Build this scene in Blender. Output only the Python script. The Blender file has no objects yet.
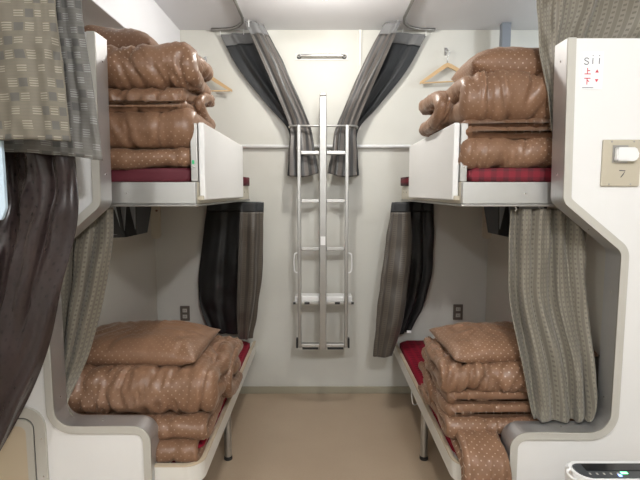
import bpy, bmesh, math, random
from mathutils import Vector, noise

# ------------------------------------------------------------------ camera, world, light, exposure
scene = bpy.context.scene
C = scene.collection
cam_d = bpy.data.cameras.new('camera')
cam_d.sensor_width = 36.0
cam_d.lens = 27.0
cam_d.clip_start = 0.02
cam = bpy.data.objects.new('camera', cam_d)
C.objects.link(cam)
cam.location = (0.0, 0.0, 1.55)
cam.rotation_euler = (math.radians(90 - 5.7), 0, 0)
scene.camera = cam

world = bpy.data.worlds.new('world')
scene.world = world
world.use_nodes = True
world.node_tree.nodes['Background'].inputs['Color'].default_value = (0.75, 0.85, 1.0, 1)
world.node_tree.nodes['Background'].inputs['Strength'].default_value = 0.05

BERTH_LAMP = dict(loc=(0.035, 2.68, 2.585), power=37.0, col=(1.0, 0.97, 0.915))
AISLE_LAMP = dict(loc=(0.55, -0.12, 2.585), power=142.0, col=(0.97, 0.98, 1.0))
AISLE_LAMP_2 = dict(loc=(-0.95, -0.30, 2.585), power=60.0, col=(0.97, 0.98, 1.0))
NEXT_LAMP = dict(loc=(1.85, 2.75, 2.585), power=16.0, col=(0.86, 0.93, 1.0))

vs = scene.view_settings
vs.view_transform = 'Standard'
vs.look = 'None'
vs.gamma = 1.0
vs.use_curve_mapping = False
vs.exposure = 0.05

# ------------------------------------------------------------------ materials
def new_mat(name, col, rough=0.6, metal=0.0, **kw):
    m = bpy.data.materials.new(name)
    m.use_nodes = True
    b = m.node_tree.nodes['Principled BSDF']
    b.inputs['Base Color'].default_value = (*col, 1)
    b.inputs['Roughness'].default_value = rough
    b.inputs['Metallic'].default_value = metal
    for k, v in kw.items():
        b.inputs[k].default_value = v
    return m

class N:
    """tiny node-building helper"""
    def __init__(s, m):
        s.t = m.node_tree
        s.b = s.t.nodes['Principled BSDF']
    def new(s, typ, **kw):
        n = s.t.nodes.new(typ)
        for k, v in kw.items():
            setattr(n, k, v)
        return n
    def link(s, a, b):
        s.t.links.new(a, b)
    def math(s, op, a, b=None, c=None):
        n = s.new('ShaderNodeMath', operation=op)
        for i, v in enumerate((a, b, c)):
            if v is None:
                continue
            if isinstance(v, (int, float)):
                n.inputs[i].default_value = v
            else:
                s.link(v, n.inputs[i])
        return n.outputs[0]
    def uv(s):
        tc = s.new('ShaderNodeTexCoord')
        sp = s.new('ShaderNodeSeparateXYZ')
        s.link(tc.outputs['UV'], sp.inputs[0])
        return sp.outputs[0], sp.outputs[1]
    def obj(s):
        tc = s.new('ShaderNodeTexCoord')
        return tc.outputs['Object']
    def mix(s, fac, a, b):
        n = s.new('ShaderNodeMix', data_type='RGBA')
        if isinstance(fac, (int, float)):
            n.inputs[0].default_value = fac
        else:
            s.link(fac, n.inputs[0])
        for i, v in ((6, a), (7, b)):
            if isinstance(v, tuple):
                n.inputs[i].default_value = (*v, 1)
            else:
                s.link(v, n.inputs[i])
        return n.outputs[2]
    def noise(s, scale, detail=3, vec=None):
        n = s.new('ShaderNodeTexNoise')
        n.inputs['Scale'].default_value = scale
        n.inputs['Detail'].default_value = detail
        if vec is not None:
            s.link(vec, n.inputs['Vector'])
        return n.outputs['Fac']
    def ramp(s, v, a, b):
        n = s.new('ShaderNodeMapRange')
        s.link(v, n.inputs[0])
        n.inputs[1].default_value = a
        n.inputs[2].default_value = b
        return n.outputs[0]
    def bump(s, h, strength=0.2, dist=0.002):
        n = s.new('ShaderNodeBump')
        n.inputs['Strength'].default_value = strength
        n.inputs['Distance'].default_value = dist
        s.link(h, n.inputs['Height'])
        s.link(n.outputs[0], s.b.inputs['Normal'])
    def base(s, c):
        s.link(c, s.b.inputs['Base Color'])

def paint(name, col, rough=0.5, var=0.04, scale=3.0, bump=0.05):
    m = new_mat(name, col, rough)
    n = N(m)
    v = n.noise(scale, 3, n.obj())
    d = tuple(c * (1 - var * 2) for c in col)
    n.base(n.mix(v, d, col))
    n.bump(n.noise(140, 2, n.obj()), bump, 0.001)
    return m

def brushed(name, col, rough=0.32):
    m = new_mat(name, col, rough, 1.0)
    n = N(m)
    mp = n.new('ShaderNodeMapping')
    n.link(n.obj(), mp.inputs[0])
    mp.inputs['Scale'].default_value = (3, 3, 120)
    v = n.noise(6, 2, mp.outputs[0])
    r = n.new('ShaderNodeMapRange')
    n.link(v, r.inputs[0])
    r.inputs[3].default_value = rough - 0.06
    r.inputs[4].default_value = rough + 0.10
    n.link(r.outputs[0], n.b.inputs['Roughness'])
    return m

M = {}
M['wall'] = paint('warm_white_wall', (0.625, 0.617, 0.565), 0.55)
M['side'] = paint('cream_side_wall', (0.60, 0.575, 0.50), 0.55)
M['ceil'] = paint('white_ceiling', (0.80, 0.80, 0.82), 0.7)
M['bulk'] = paint('white_bulkhead', (0.79, 0.782, 0.765), 0.35, 0.02)
M['lip'] = paint('grey_cream_lip', (0.50, 0.48, 0.43), 0.4, 0.02)
M['white'] = paint('white_laminate', (0.72, 0.70, 0.65), 0.32, 0.02)
M['cream'] = paint('cream_enamel', (0.60, 0.55, 0.44), 0.4, 0.03)
M['baseboard'] = paint('grey_green_vinyl', (0.36, 0.33, 0.25), 0.5, 0.03)
M['alu'] = brushed('brushed_aluminium', (0.50, 0.495, 0.48), 0.44)
M['band'] = brushed('grey_steel_band', (0.60, 0.60, 0.60), 0.52)
M['alu_dark'] = brushed('dull_aluminium', (0.40, 0.39, 0.37), 0.42)
M['ladder'] = brushed('grey_aluminium', (0.40, 0.395, 0.38), 0.42)
M['chrome'] = new_mat('chrome', (0.8, 0.8, 0.8), 0.15, 1.0)
M['black'] = new_mat('black_rubber', (0.012, 0.012, 0.012), 0.6)
M['whiteplastic'] = new_mat('white_plastic', (0.8, 0.8, 0.79), 0.35)
M['beige'] = paint('beige_plate', (0.50, 0.45, 0.35), 0.45, 0.02)
M['hatch'] = paint('beige_hatch', (0.55, 0.46, 0.33), 0.5, 0.03)
M['outlet'] = new_mat('brown_grey_plate', (0.13, 0.11, 0.09), 0.4)
M['socket'] = new_mat('socket_insert', (0.5, 0.48, 0.43), 0.4)
M['ink'] = new_mat('black_ink', (0.04, 0.04, 0.06), 0.7)
M['redink'] = new_mat('red_ink', (0.60, 0.05, 0.08), 0.7)
M['paper'] = new_mat('white_paper', (0.82, 0.82, 0.82), 0.7)
M['bluewhite'] = new_mat('pale_blue_plastic', (0.55, 0.68, 0.78), 0.3)
M['grey_post'] = paint('grey_paint', (0.20, 0.22, 0.25), 0.5, 0.03)
M['darkpanel'] = new_mat('dark_grey_plastic', (0.05, 0.055, 0.06), 0.35)
M['display'] = new_mat('black_display', (0.012, 0.013, 0.015), 0.15)
M['mirrorgrey'] = new_mat('grey_pane', (0.30, 0.32, 0.34), 0.25)
M['green'] = new_mat('green_sticker', (0.02, 0.45, 0.16), 0.5)
M['seam'] = new_mat('dark_gap', (0.03, 0.03, 0.03), 0.8)

def emit(name, col, s):
    m = new_mat(name, (0.8, 0.8, 0.8), 0.4)
    b = m.node_tree.nodes['Principled BSDF']
    b.inputs['Emission Color'].default_value = (*col, 1)
    b.inputs['Emission Strength'].default_value = s
    return m
M['lamp_warm'] = emit('lit_diffuser_warm', (1, 0.94, 0.85), 6)
M['lamp_cool'] = emit('lit_diffuser_cool', (0.9, 0.95, 1), 6)
M['led_green'] = emit('green_led', (0.05, 1.0, 0.35), 3)
M['led_blue'] = emit('blue_led', (0.05, 0.2, 1.0), 4)

def wood():
    m = new_mat('pale_wood', (0.6, 0.4, 0.2), 0.45)
    n = N(m)
    mp = n.new('ShaderNodeMapping')
    n.link(n.obj(), mp.inputs[0])
    mp.inputs['Scale'].default_value = (8, 60, 60)
    n.base(n.mix(n.noise(3, 3, mp.outputs[0]), (0.50, 0.32, 0.15), (0.66, 0.47, 0.26)))
    return m
M['wood'] = wood()

def floor_mat():
    m = new_mat('brown_vinyl_floor', (0.33, 0.24, 0.16), 0.42)
    n = N(m)
    o = n.obj()
    a = n.mix(n.noise(2.2, 5, o), (0.37, 0.275, 0.19), (0.46, 0.36, 0.26))
    sp = n.ramp(n.noise(160, 2, o), 0.55, 0.75)
    n.base(n.mix(n.math('MULTIPLY', sp, 0.25), a, (0.22, 0.15, 0.10)))
    n.bump(n.noise(60, 2, o), 0.04, 0.001)
    return m
M['floor'] = floor_mat()

def satin_dots(name, c1, c2, dot, step=0.033, r=0.12, rough=0.38):
    """satin quilt cover with a diagonal lattice of small woven dots"""
    m = new_mat(name, c1, rough)
    n = N(m)
    u, v = n.uv()
    a = n.math('FRACT', n.math('DIVIDE', n.math('ADD', u, v), step))
    b = n.math('FRACT', n.math('DIVIDE', n.math('SUBTRACT', u, v), step))
    a = n.math('SUBTRACT', a, 0.5)
    b = n.math('SUBTRACT', b, 0.5)
    d = n.math('SQRT', n.math('ADD', n.math('MULTIPLY', a, a), n.math('MULTIPLY', b, b)))
    k = n.ramp(d, r + 0.05, r - 0.05)
    cloth = n.mix(n.noise(7, 3, n.obj()), c1, c2)
    fade = n.ramp(n.noise(4.5, 1, n.obj()), 0.36, 0.62)
    n.base(n.mix(n.math('MULTIPLY', k, n.math('MULTIPLY_ADD', fade, 0.45, 0.12)), cloth, dot))
    n.b.inputs['Sheen Weight'].default_value = 0.15
    n.b.inputs['Sheen Roughness'].default_value = 0.4
    n.b.inputs['Sheen Tint'].default_value = (1.0, 0.8, 0.65, 1)
    n.b.inputs['Specular IOR Level'].default_value = 0.42
    n.bump(n.noise(30, 2, n.obj()), 0.10, 0.003)
    return m
M['quilt'] = satin_dots('brown_satin', (0.160, 0.084, 0.046), (0.255, 0.140, 0.083), (0.70, 0.57, 0.47))
M['quilt_dark'] = satin_dots('dark_brown_satin', (0.155, 0.085, 0.05), (0.20, 0.11, 0.07), (0.55, 0.43, 0.35))
M['drape_backlit'] = satin_dots('backlit_plum_brown_satin', (0.014, 0.010, 0.010), (0.042, 0.028, 0.027), (0.007, 0.005, 0.006), 0.055, 0.16, 0.27)  # brown satin, base colour darkened to carry its backlit shade

def weave(name, base, light, dark, col=0.040, row=0.0115, rough=0.6, seed=0.0):
    """ribbed curtain cloth: pale vertical bands carrying rows of small dark dashes"""
    m = new_mat(name, base, rough)
    n = N(m)
    u, v = n.uv()
    fu = n.math('FRACT', n.math('DIVIDE', u, col))
    band = n.math('LESS_THAN', fu, 0.55)
    dash_v = n.math('LESS_THAN', n.math('FRACT', n.math('DIVIDE', v, row)), 0.42)
    dash_u = n.math('LESS_THAN', n.math('ABSOLUTE', n.math('SUBTRACT', fu, 0.27)), 0.17)
    dash = n.math('MULTIPLY', n.math('MULTIPLY', dash_v, dash_u), band)
    c = n.mix(n.math('MULTIPLY', band, 0.55), base, light)
    c = n.mix(n.math('MULTIPLY', dash, 0.6), c, dark)
    rib = n.math('FRACT', n.math('DIVIDE', v, 0.004))
    n.base(c)
    n.bump(rib, 0.15, 0.001)
    n.b.inputs['Sheen Weight'].default_value = 0.2
    return m
M['weave_light'] = weave('taupe_weave', (0.150, 0.133, 0.102), (0.265, 0.238, 0.186), (0.072, 0.063, 0.048), 0.034, 0.021)
M['weave_dark'] = weave('brown_grey_weave', (0.050, 0.041, 0.032), (0.12, 0.098, 0.075), (0.035, 0.029, 0.023), 0.05, 0.013, 0.42)
M['weave_grey'] = weave('grey_stripe_weave', (0.030, 0.029, 0.028), (0.155, 0.133, 0.115), (0.08, 0.07, 0.062), 0.065, 0.012, 0.42)
M['lining'] = new_mat('charcoal_blackout', (0.022, 0.024, 0.026), 0.55)
M['lining_blk'] = new_mat('black_blackout', (0.0075, 0.0075, 0.0075), 0.5)

def block_weave(name, k):
    m = new_mat(name, (0.25, 0.22, 0.17), 0.75)
    n = N(m)
    u, v = n.uv()
    cu, cv = 0.042, 0.040
    gu, gv = n.math('DIVIDE', u, cu), n.math('DIVIDE', v, cv)
    iu, iv = n.math('FLOOR', gu), n.math('FLOOR', gv)
    fu, fv = n.math('FRACT', gu), n.math('FRACT', gv)
    even = n.math('LESS_THAN', n.math('MODULO', n.math('ABSOLUTE', n.math('ADD', iu, iv)), 2.0), 0.5)
    cb = n.new('ShaderNodeCombineXYZ')
    n.link(iu, cb.inputs[0]); n.link(iv, cb.inputs[1])
    wn = n.new('ShaderNodeTexWhiteNoise', noise_dimensions='2D')
    n.link(cb.outputs[0], wn.inputs['Vector'])
    pick = n.math('GREATER_THAN', wn.outputs['Value'], 0.42)
    inb = n.math('MULTIPLY', n.math('LESS_THAN', n.math('ABSOLUTE', n.math('SUBTRACT', fv, 0.5)), 0.30),
                 n.math('LESS_THAN', n.math('ABSOLUTE', n.math('SUBTRACT', fu, 0.5)), 0.42))
    block = n.math('MULTIPLY', n.math('MULTIPLY', even, pick), inb)
    odd = n.math('SUBTRACT', 1.0, even)
    lad = n.math('MULTIPLY', n.math('MULTIPLY', odd, inb), n.math('LESS_THAN', n.math('FRACT', n.math('DIVIDE', v, 0.0072)), 0.45))
    c = n.mix(n.noise(12, 3, n.obj()), tuple(a * b for a, b in zip((0.095, 0.081, 0.060), k)), tuple(a * b for a, b in zip((0.165, 0.144, 0.107), k)))
    line = n.math('LESS_THAN', n.math('FRACT', n.math('DIVIDE', v, 0.0105)), 0.35)
    c = n.mix(n.math('MULTIPLY', line, 0.25), c, (0.11, 0.098, 0.078))
    c = n.mix(n.math('MULTIPLY', lad, 0.5), c, tuple(a * b for a, b in zip((0.36, 0.33, 0.26), k)))
    c = n.mix(n.math('MULTIPLY', block, 0.7), c, (0.07, 0.07, 0.065))
    n.base(c)
    n.bump(n.math('FRACT', n.math('DIVIDE', v, 0.005)), 0.2, 0.001)
    return m
M['block'] = block_weave('block_check_weave', (1.0, 1.0, 1.0))
M['block_cool'] = block_weave('block_check_weave_grey', (1.15, 1.27, 1.55))

def mesh_cloth():
    m = new_mat('translucent_mesh_band', (0.20, 0.20, 0.20), 0.6)
    m.node_tree.nodes['Principled BSDF'].inputs['Alpha'].default_value = 0.72
    return m
M['mesh'] = mesh_cloth()

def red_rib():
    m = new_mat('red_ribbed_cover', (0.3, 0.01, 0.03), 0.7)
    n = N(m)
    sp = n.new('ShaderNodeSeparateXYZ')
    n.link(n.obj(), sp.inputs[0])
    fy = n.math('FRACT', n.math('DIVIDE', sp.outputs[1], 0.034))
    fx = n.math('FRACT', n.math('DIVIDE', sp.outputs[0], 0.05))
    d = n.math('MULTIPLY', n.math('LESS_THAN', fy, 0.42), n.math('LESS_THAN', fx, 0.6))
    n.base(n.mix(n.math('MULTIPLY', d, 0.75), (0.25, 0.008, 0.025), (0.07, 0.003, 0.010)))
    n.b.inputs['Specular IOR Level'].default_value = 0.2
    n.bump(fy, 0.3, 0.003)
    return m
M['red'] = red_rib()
M['red_shaded'] = paint('shaded_red_cover', (0.10, 0.007, 0.016), 0.7)  # red cover with the shade below the overhanging duvets put into its colour

# ------------------------------------------------------------------ building helpers
def link(name, me, mat=None, parent=None, smooth=False):
    o = bpy.data.objects.new(name, me)
    C.objects.link(o)
    if mat is not None:
        for mm in (mat if isinstance(mat, (list, tuple)) else [mat]):
            me.materials.append(mm)
    if smooth:
        me.polygons.foreach_set('use_smooth', [True] * len(me.polygons))
    if parent is not None:
        o.parent = parent
        o.matrix_parent_inverse = parent.matrix_basis.inverted()
    return o

def obj(name, bm, mat=None, parent=None, smooth=False):
    me = bpy.data.meshes.new(name)
    bmesh.ops.recalc_face_normals(bm, faces=bm.faces)
    bm.to_mesh(me)
    bm.free()
    return link(name, me, mat, parent, smooth)

def tag(o, label, cat, group=None):
    o['label'] = label
    o['category'] = cat
    if group:
        o['group'] = group
    return o

def struct(o):
    o['kind'] = 'structure'
    return o

def thing(name, label, cat, loc=(0, 0, 0), group=None):
    o = bpy.data.objects.new(name, None)
    o.empty_display_size = 0.05
    C.objects.link(o)
    o.location = loc
    return tag(o, label, cat, group)

def box(x0, x1, y0, y1, z0, z1, bev=0.0, seg=2, bm=None):
    b = bmesh.new()
    r = bmesh.ops.create_cube(b, size=1)
    for v in r['verts']:
        v.co = Vector(((x0 + x1) / 2 + v.co.x * (x1 - x0), (y0 + y1) / 2 + v.co.y * (y1 - y0), (z0 + z1) / 2 + v.co.z * (z1 - z0)))
    if bev > 0:
        bmesh.ops.bevel(b, geom=b.edges[:], offset=bev, segments=seg, profile=0.5, affect='EDGES')
    if bm is None:
        return b
    me = bpy.data.meshes.new('tmp'); b.to_mesh(me); b.free()
    bm.from_mesh(me); bpy.data.meshes.remove(me)
    return bm

def fillet(pts, radii, n=8, closed=True):
    """2D polygon with rounded corners"""
    out = []
    L = len(pts)
    for i, p in enumerate(pts):
        p = Vector(p); r = radii[i]
        if r <= 0 or (not closed and i in (0, L - 1)):
            out.append(p); continue
        a = (Vector(pts[i - 1]) - p).normalized(); b = (Vector(pts[(i + 1) % L]) - p).normalized()
        ang = a.angle(b)
        t = r / math.tan(ang / 2)
        c = p + (a + b).normalized() * (r / math.sin(ang / 2))
        s = p + a * t - c; e = p + b * t - c
        th = s.angle(e)
        for k in range(n + 1):
            w = k / n
            q = (s * math.sin((1 - w) * th) + e * math.sin(w * th)) / math.sin(th)
            out.append(c + q)
    return out

def offset(path, d, closed=False):
    out = []
    L = len(path)
    for i in range(L):
        a = path[i - 1] if (i > 0 or closed) else path[i]
        b = path[(i + 1) % L] if (i < L - 1 or closed) else path[i]
        t = (b - a).normalized()
        out.append(path[i] + Vector((-t.y, t.x)) * d)
    return out

def prism_xz(poly, y0, y1):
    bm = bmesh.new()
    A = [bm.verts.new((p.x, y0, p.y)) for p in poly]
    B = [bm.verts.new((p.x, y1, p.y)) for p in poly]
    n = len(poly)
    bm.faces.new(A); bm.faces.new(B[::-1])
    for i in range(n):
        bm.faces.new((A[i], B[i], B[(i + 1) % n], A[(i + 1) % n]))
    return bm

def prism_xy(poly, z0, z1, bev=0.0, seg=3):
    bm = bmesh.new()
    A = [bm.verts.new((p.x, p.y, z0)) for p in poly]
    B = [bm.verts.new((p.x, p.y, z1)) for p in poly]
    n = len(poly)
    f0 = bm.faces.new(A); f1 = bm.faces.new(B[::-1])
    for i in range(n):
        bm.faces.new((A[i], B[i], B[(i + 1) % n], A[(i + 1) % n]))
    if bev > 0:
        es = list(f0.edges) + list(f1.edges)
        bmesh.ops.bevel(bm, geom=es, offset=bev, segments=seg, profile=0.5, affect='EDGES')
    return bm

def strip(pa, pb, f, lo, hi, closed=False):
    """solid band between two 2D paths; f maps (2D point, depth) to 3D"""
    bm = bmesh.new()
    n = len(pa)
    rows = [[bm.verts.new(f(p, d)) for p in path] for path, d in ((pa, lo), (pa, hi), (pb, hi), (pb, lo))]
    rng = range(n) if closed else range(n - 1)
    for i in rng:
        j = (i + 1) % n
        for r in range(4):
            s = (r + 1) % 4
            bm.faces.new((rows[r][i], rows[r][j], rows[s][j], rows[s][i]))
    if not closed:
        bm.faces.new([rows[r][0] for r in range(4)])
        bm.faces.new([rows[r][n - 1] for r in range(3, -1, -1)])
    return bm
XZ = lambda p, d: (p.x, d, p.y)
XY = lambda p, d: (p.x, p.y, d)

def tube(pts, r, n=10, bm=None, caps=True):
    if bm is None:
        bm = bmesh.new()
    pts = [Vector(p) for p in pts]
    rings = []
    up = None
    for i, p in enumerate(pts):
        t = (pts[min(i + 1, len(pts) - 1)] - pts[max(i - 1, 0)]).normalized()
        if up is None:
            up = t.orthogonal().normalized()
        up = (up - t * up.dot(t)).normalized()
        s = t.cross(up)
        rr = r[i] if isinstance(r, (list, tuple)) else r
        rings.append([bm.verts.new(p + (up * math.cos(a) + s * math.sin(a)) * rr) for a in (2 * math.pi * k / n for k in range(n))])
    for a, b in zip(rings, rings[1:]):
        for k in range(n):
            bm.faces.new((a[k], a[(k + 1) % n], b[(k + 1) % n], b[k]))
    if caps:
        bm.faces.new(rings[0][::-1]); bm.faces.new(rings[-1])
    return bm

def smooth_path(pts, n):
    """Catmull-Rom resampling by arc length (any dimension)"""
    P = [Vector(p) for p in pts]
    if len(P) == 2:
        return [P[0].lerp(P[1], i / (n - 1)) for i in range(n)]
    P = [P[0] * 2 - P[1]] + P + [P[-1] * 2 - P[-2]]
    dense = []
    for i in range(1, len(P) - 2):
        for k in range(24):
            t = k / 24
            a, b, c, d = P[i - 1], P[i], P[i + 1], P[i + 2]
            dense.append(0.5 * ((2 * b) + (c - a) * t + (2 * a - 5 * b + 4 * c - d) * t * t + (3 * b - a - 3 * c + d) * t ** 3))
    dense.append(P[-2])
    acc = [0]
    for a, b in zip(dense, dense[1:]):
        acc.append(acc[-1] + (b - a).length)
    out = []
    j = 0
    for i in range(n):
        s = acc[-1] * i / (n - 1)
        while j < len(acc) - 2 and acc[j + 1] < s:
            j += 1
        seg = acc[j + 1] - acc[j]
        out.append(dense[j].lerp(dense[j + 1], 0 if seg == 0 else min(1, (s - acc[j]) / seg)))
    return out

def catmull(P, t):
    """uniform Catmull-Rom through list P, t in 0..1"""
    n = len(P) - 1
    x = min(max(t, 0), 1) * n
    i = min(int(x), n - 1)
    f = x - i
    g = lambda k: P[k] if 0 <= k <= n else (P[0] * 2 - P[1] if k < 0 else P[n] * 2 - P[n - 1])
    a, b, c, d = g(i - 1), g(i), g(i + 1), g(i + 2)
    return 0.5 * ((2 * b) + (c - a) * f + (2 * a - 5 * b + 4 * c - d) * f * f + (3 * b - a - 3 * c + d) * f ** 3)

def cloth(name, rails, mats, nu=90, nv=60, pleats=8, amp=(0.01, 0.01), width=1.0, seed=0, thick=0.003,
          parent=None, flip=False, rows=None, crumple=0.004, sharp=0.25):
    """hanging fabric through rows of control points (top to bottom), with pleats; lining on the far side"""
    R = [[Vector(p) for p in r] for r in rails]
    t0, t1 = rows if rows else (0.0, 1.0)
    pos = []
    for i in range(nv + 1):
        t = t0 + (t1 - t0) * i / nv
        line = []
        for j in range(nu + 1):
            s = j / nu
            line.append(catmull([catmull(r, s) for r in R], t))
        pos.append((t, line))
    verts, uvs = [], []
    vacc = 0
    for i, (t, line) in enumerate(pos):
        if i:
            vacc += (line[nu // 2] - pos[i - 1][1][nu // 2]).length
        a = amp[0] + (amp[1] - amp[0]) * t
        for j, p in enumerate(line):
            s = j / nu
            tg = line[min(j + 1, nu)] - line[max(j - 1, 0)]
            nrm = Vector((-tg.y, tg.x, 0))
            if nrm.length > 1e-6:
                nrm.normalize()
            ph = 2 * math.pi * (pleats * s + 0.35 * noise.noise(Vector((s * 5, t * 1.3, seed))))
            w = math.sin(ph)
            w += sharp * math.sin(2 * ph + 1.0 + seed)
            q = p + nrm * (a * w * (0.75 + 0.5 * noise.noise(Vector((s * 4 + 9, t * 2, seed + 3)))))
            q = q + nrm * crumple * noise.noise(Vector((s * 9, t * 7, seed + 7))) * 2
            verts.append(q)
            uvs.append((s * width, vacc))
    faces = []
    for i in range(nv):
        for j in range(nu):
            k = i * (nu + 1) + j
            f = (k, k + 1, k + nu + 2, k + nu + 1)
            faces.append(f if flip else f[::-1])
    me = bpy.data.meshes.new(name)
    me.from_pydata(verts, [], faces)
    ul = me.uv_layers.new(name='UVMap')
    for lp in me.loops:
        ul.data[lp.index].uv = uvs[lp.vertex_index]
    o = link(name, me, mats, parent, True)
    md = o.modifiers.new('thickness', 'SOLIDIFY')
    md.thickness = thick
    md.offset = -1
    if len(mats) > 1:
        md.material_offset = 1
        md.material_offset_rim = 0
    return o

def quilt(name, path, h, x0, x1, seed, mat='quilt', wr=0.007, npth=80, nx=84, rag=0.02, end_puff=0.0, parent=None, tilt=0.0):
    """folded duvet: a padded sheet that follows a fold path in the (depth, height) plane"""
    P = smooth_path([(a, b, 0) for a, b in path], npth)
    sec = []
    W = x1 - x0
    hw = W / 2 - h / 2
    for k in range(nx):                       # stadium section, (along x, across thickness, normal)
        u = -1 + 2 * k / (nx - 1); sec.append((u * hw, 1.0, 0.0, 1.0))
    for k in range(1, 8):
        a = math.pi / 2 - math.pi * k / 8; sec.append((hw, math.sin(a), math.cos(a), math.sin(a)))
    for k in range(nx):
        u = 1 - 2 * k / (nx - 1); sec.append((u * hw, -1.0, 0.0, -1.0))
    for k in range(1, 8):
        a = math.pi / 2 - math.pi * k / 8; sec.append((-hw, -math.sin(a), -math.cos(a), -math.sin(a)))
    ns = len(sec)
    arc = 0
    total = sum((b - a).length for a, b in zip(P, P[1:]))
    verts, uvs = [], []
    va_ = {1: 0.0, -1: 0.0}; last = {}
    cx = (x0 + x1) / 2
    for i, p in enumerate(P):
        if i:
            arc += (p - P[i - 1]).length
        t = (P[min(i + 1, npth - 1)] - P[max(i - 1, 0)]).normalized()
        nr = Vector((-t.y, t.x))
        e = min(arc, total - arc)
        k = 1.0 if e > h / 2 else math.sqrt(max(0.0, 1 - (1 - e / (h / 2)) ** 2)) * 0.97 + 0.03
        for sd in (1, -1):
            cur = p.to_2d() + nr * (sd * h / 2)
            if i:
                va_[sd] += (cur - last[sd]).length
            last[sd] = cur
        for (sx, sn, nxv, nnv) in sec:
            x = cx + sx + nxv * h / 2 * k
            edge = abs(sx) / (W / 2)
            ex = max(0.0, (edge - 0.55) / 0.45)
            x += (1 if sx > 0 else -1) * rag * ex * (noise.noise(Vector((arc * 5, seed, 1.0 if sx > 0 else 5.0))) * 1.6 - 0.3)
            q = Vector((x * 1.0, arc, sn * 0.5))
            big = noise.noise(Vector((x * 3.2, arc * 4.0, seed + sn)))
            med = noise.noise(Vector((x * 11 + 2 * big, arc * 3.6, seed * 3.1 + sn)))
            rid = 1 - abs(noise.noise(Vector((x * 15 + 3 * big, arc * 5 + 2 * med, seed * 1.7 + sn * 2)))) * 2.4
            fin = 1 - abs(noise.noise(Vector((x * 34 + 5 * med, arc * 11, seed * 2.3 + sn)))) * 2.4
            d = wr * (1.3 * big + 1.0 * med + 0.75 * rid + 0.20 * fin) * (1 + 0.6 * ex)
            cr = noise.noise(Vector((x * 6.5 + 2.0 * big + arc * 1.5, arc * 2.2 + 1.5 * big, seed * 5.3 + sn * 2)))
            cr2 = noise.noise(Vector((x * 5.0 + arc * 6 + big, arc * 5.5 - x * 3, seed * 7.1 + sn * 2)))
            d -= wr * (1.8 * math.exp(-(cr / 0.045) ** 2) + 1.9 * math.exp(-(cr2 / 0.05) ** 2))
            d -= wr * 0.5
            d *= 1 - 0.75 * abs(nxv)
            off = sn * h / 2 * k * (1 + end_puff * (1 - edge))
            yy = p.x + nr.x * (off + d * nnv)
            zz = p.y + nr.y * (off + d * nnv) + tilt * (x - cx) + 0.012 * noise.noise(Vector((x * 4.0, p.x * 2.0, 4.2)))
            xx = x + d * nxv
            verts.append((xx, yy, zz))
            uvs.append((x + 0.3 * seed, va_[1] * (0.5 + sn / 2) + va_[-1] * (0.5 - sn / 2)))
    faces = []
    for i in range(npth - 1):
        for j in range(ns):
            a = i * ns + j; b = i * ns + (j + 1) % ns
            faces.append((a, b, b + ns, a + ns))
    faces.append(tuple(range(ns - 1, -1, -1)))
    faces.append(tuple((npth - 1) * ns + j for j in range(ns)))
    me = bpy.data.meshes.new(name)
    me.from_pydata(verts, [], faces)
    ul = me.uv_layers.new(name='UVMap')
    for lp in me.loops:
        ul.data[lp.index].uv = uvs[lp.vertex_index]
    bm = bmesh.new(); bm.from_mesh(me)
    bmesh.ops.recalc_face_normals(bm, faces=bm.faces)
    bm.to_mesh(me); bm.free()
    return link(name, me, M[mat], parent, True)

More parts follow.
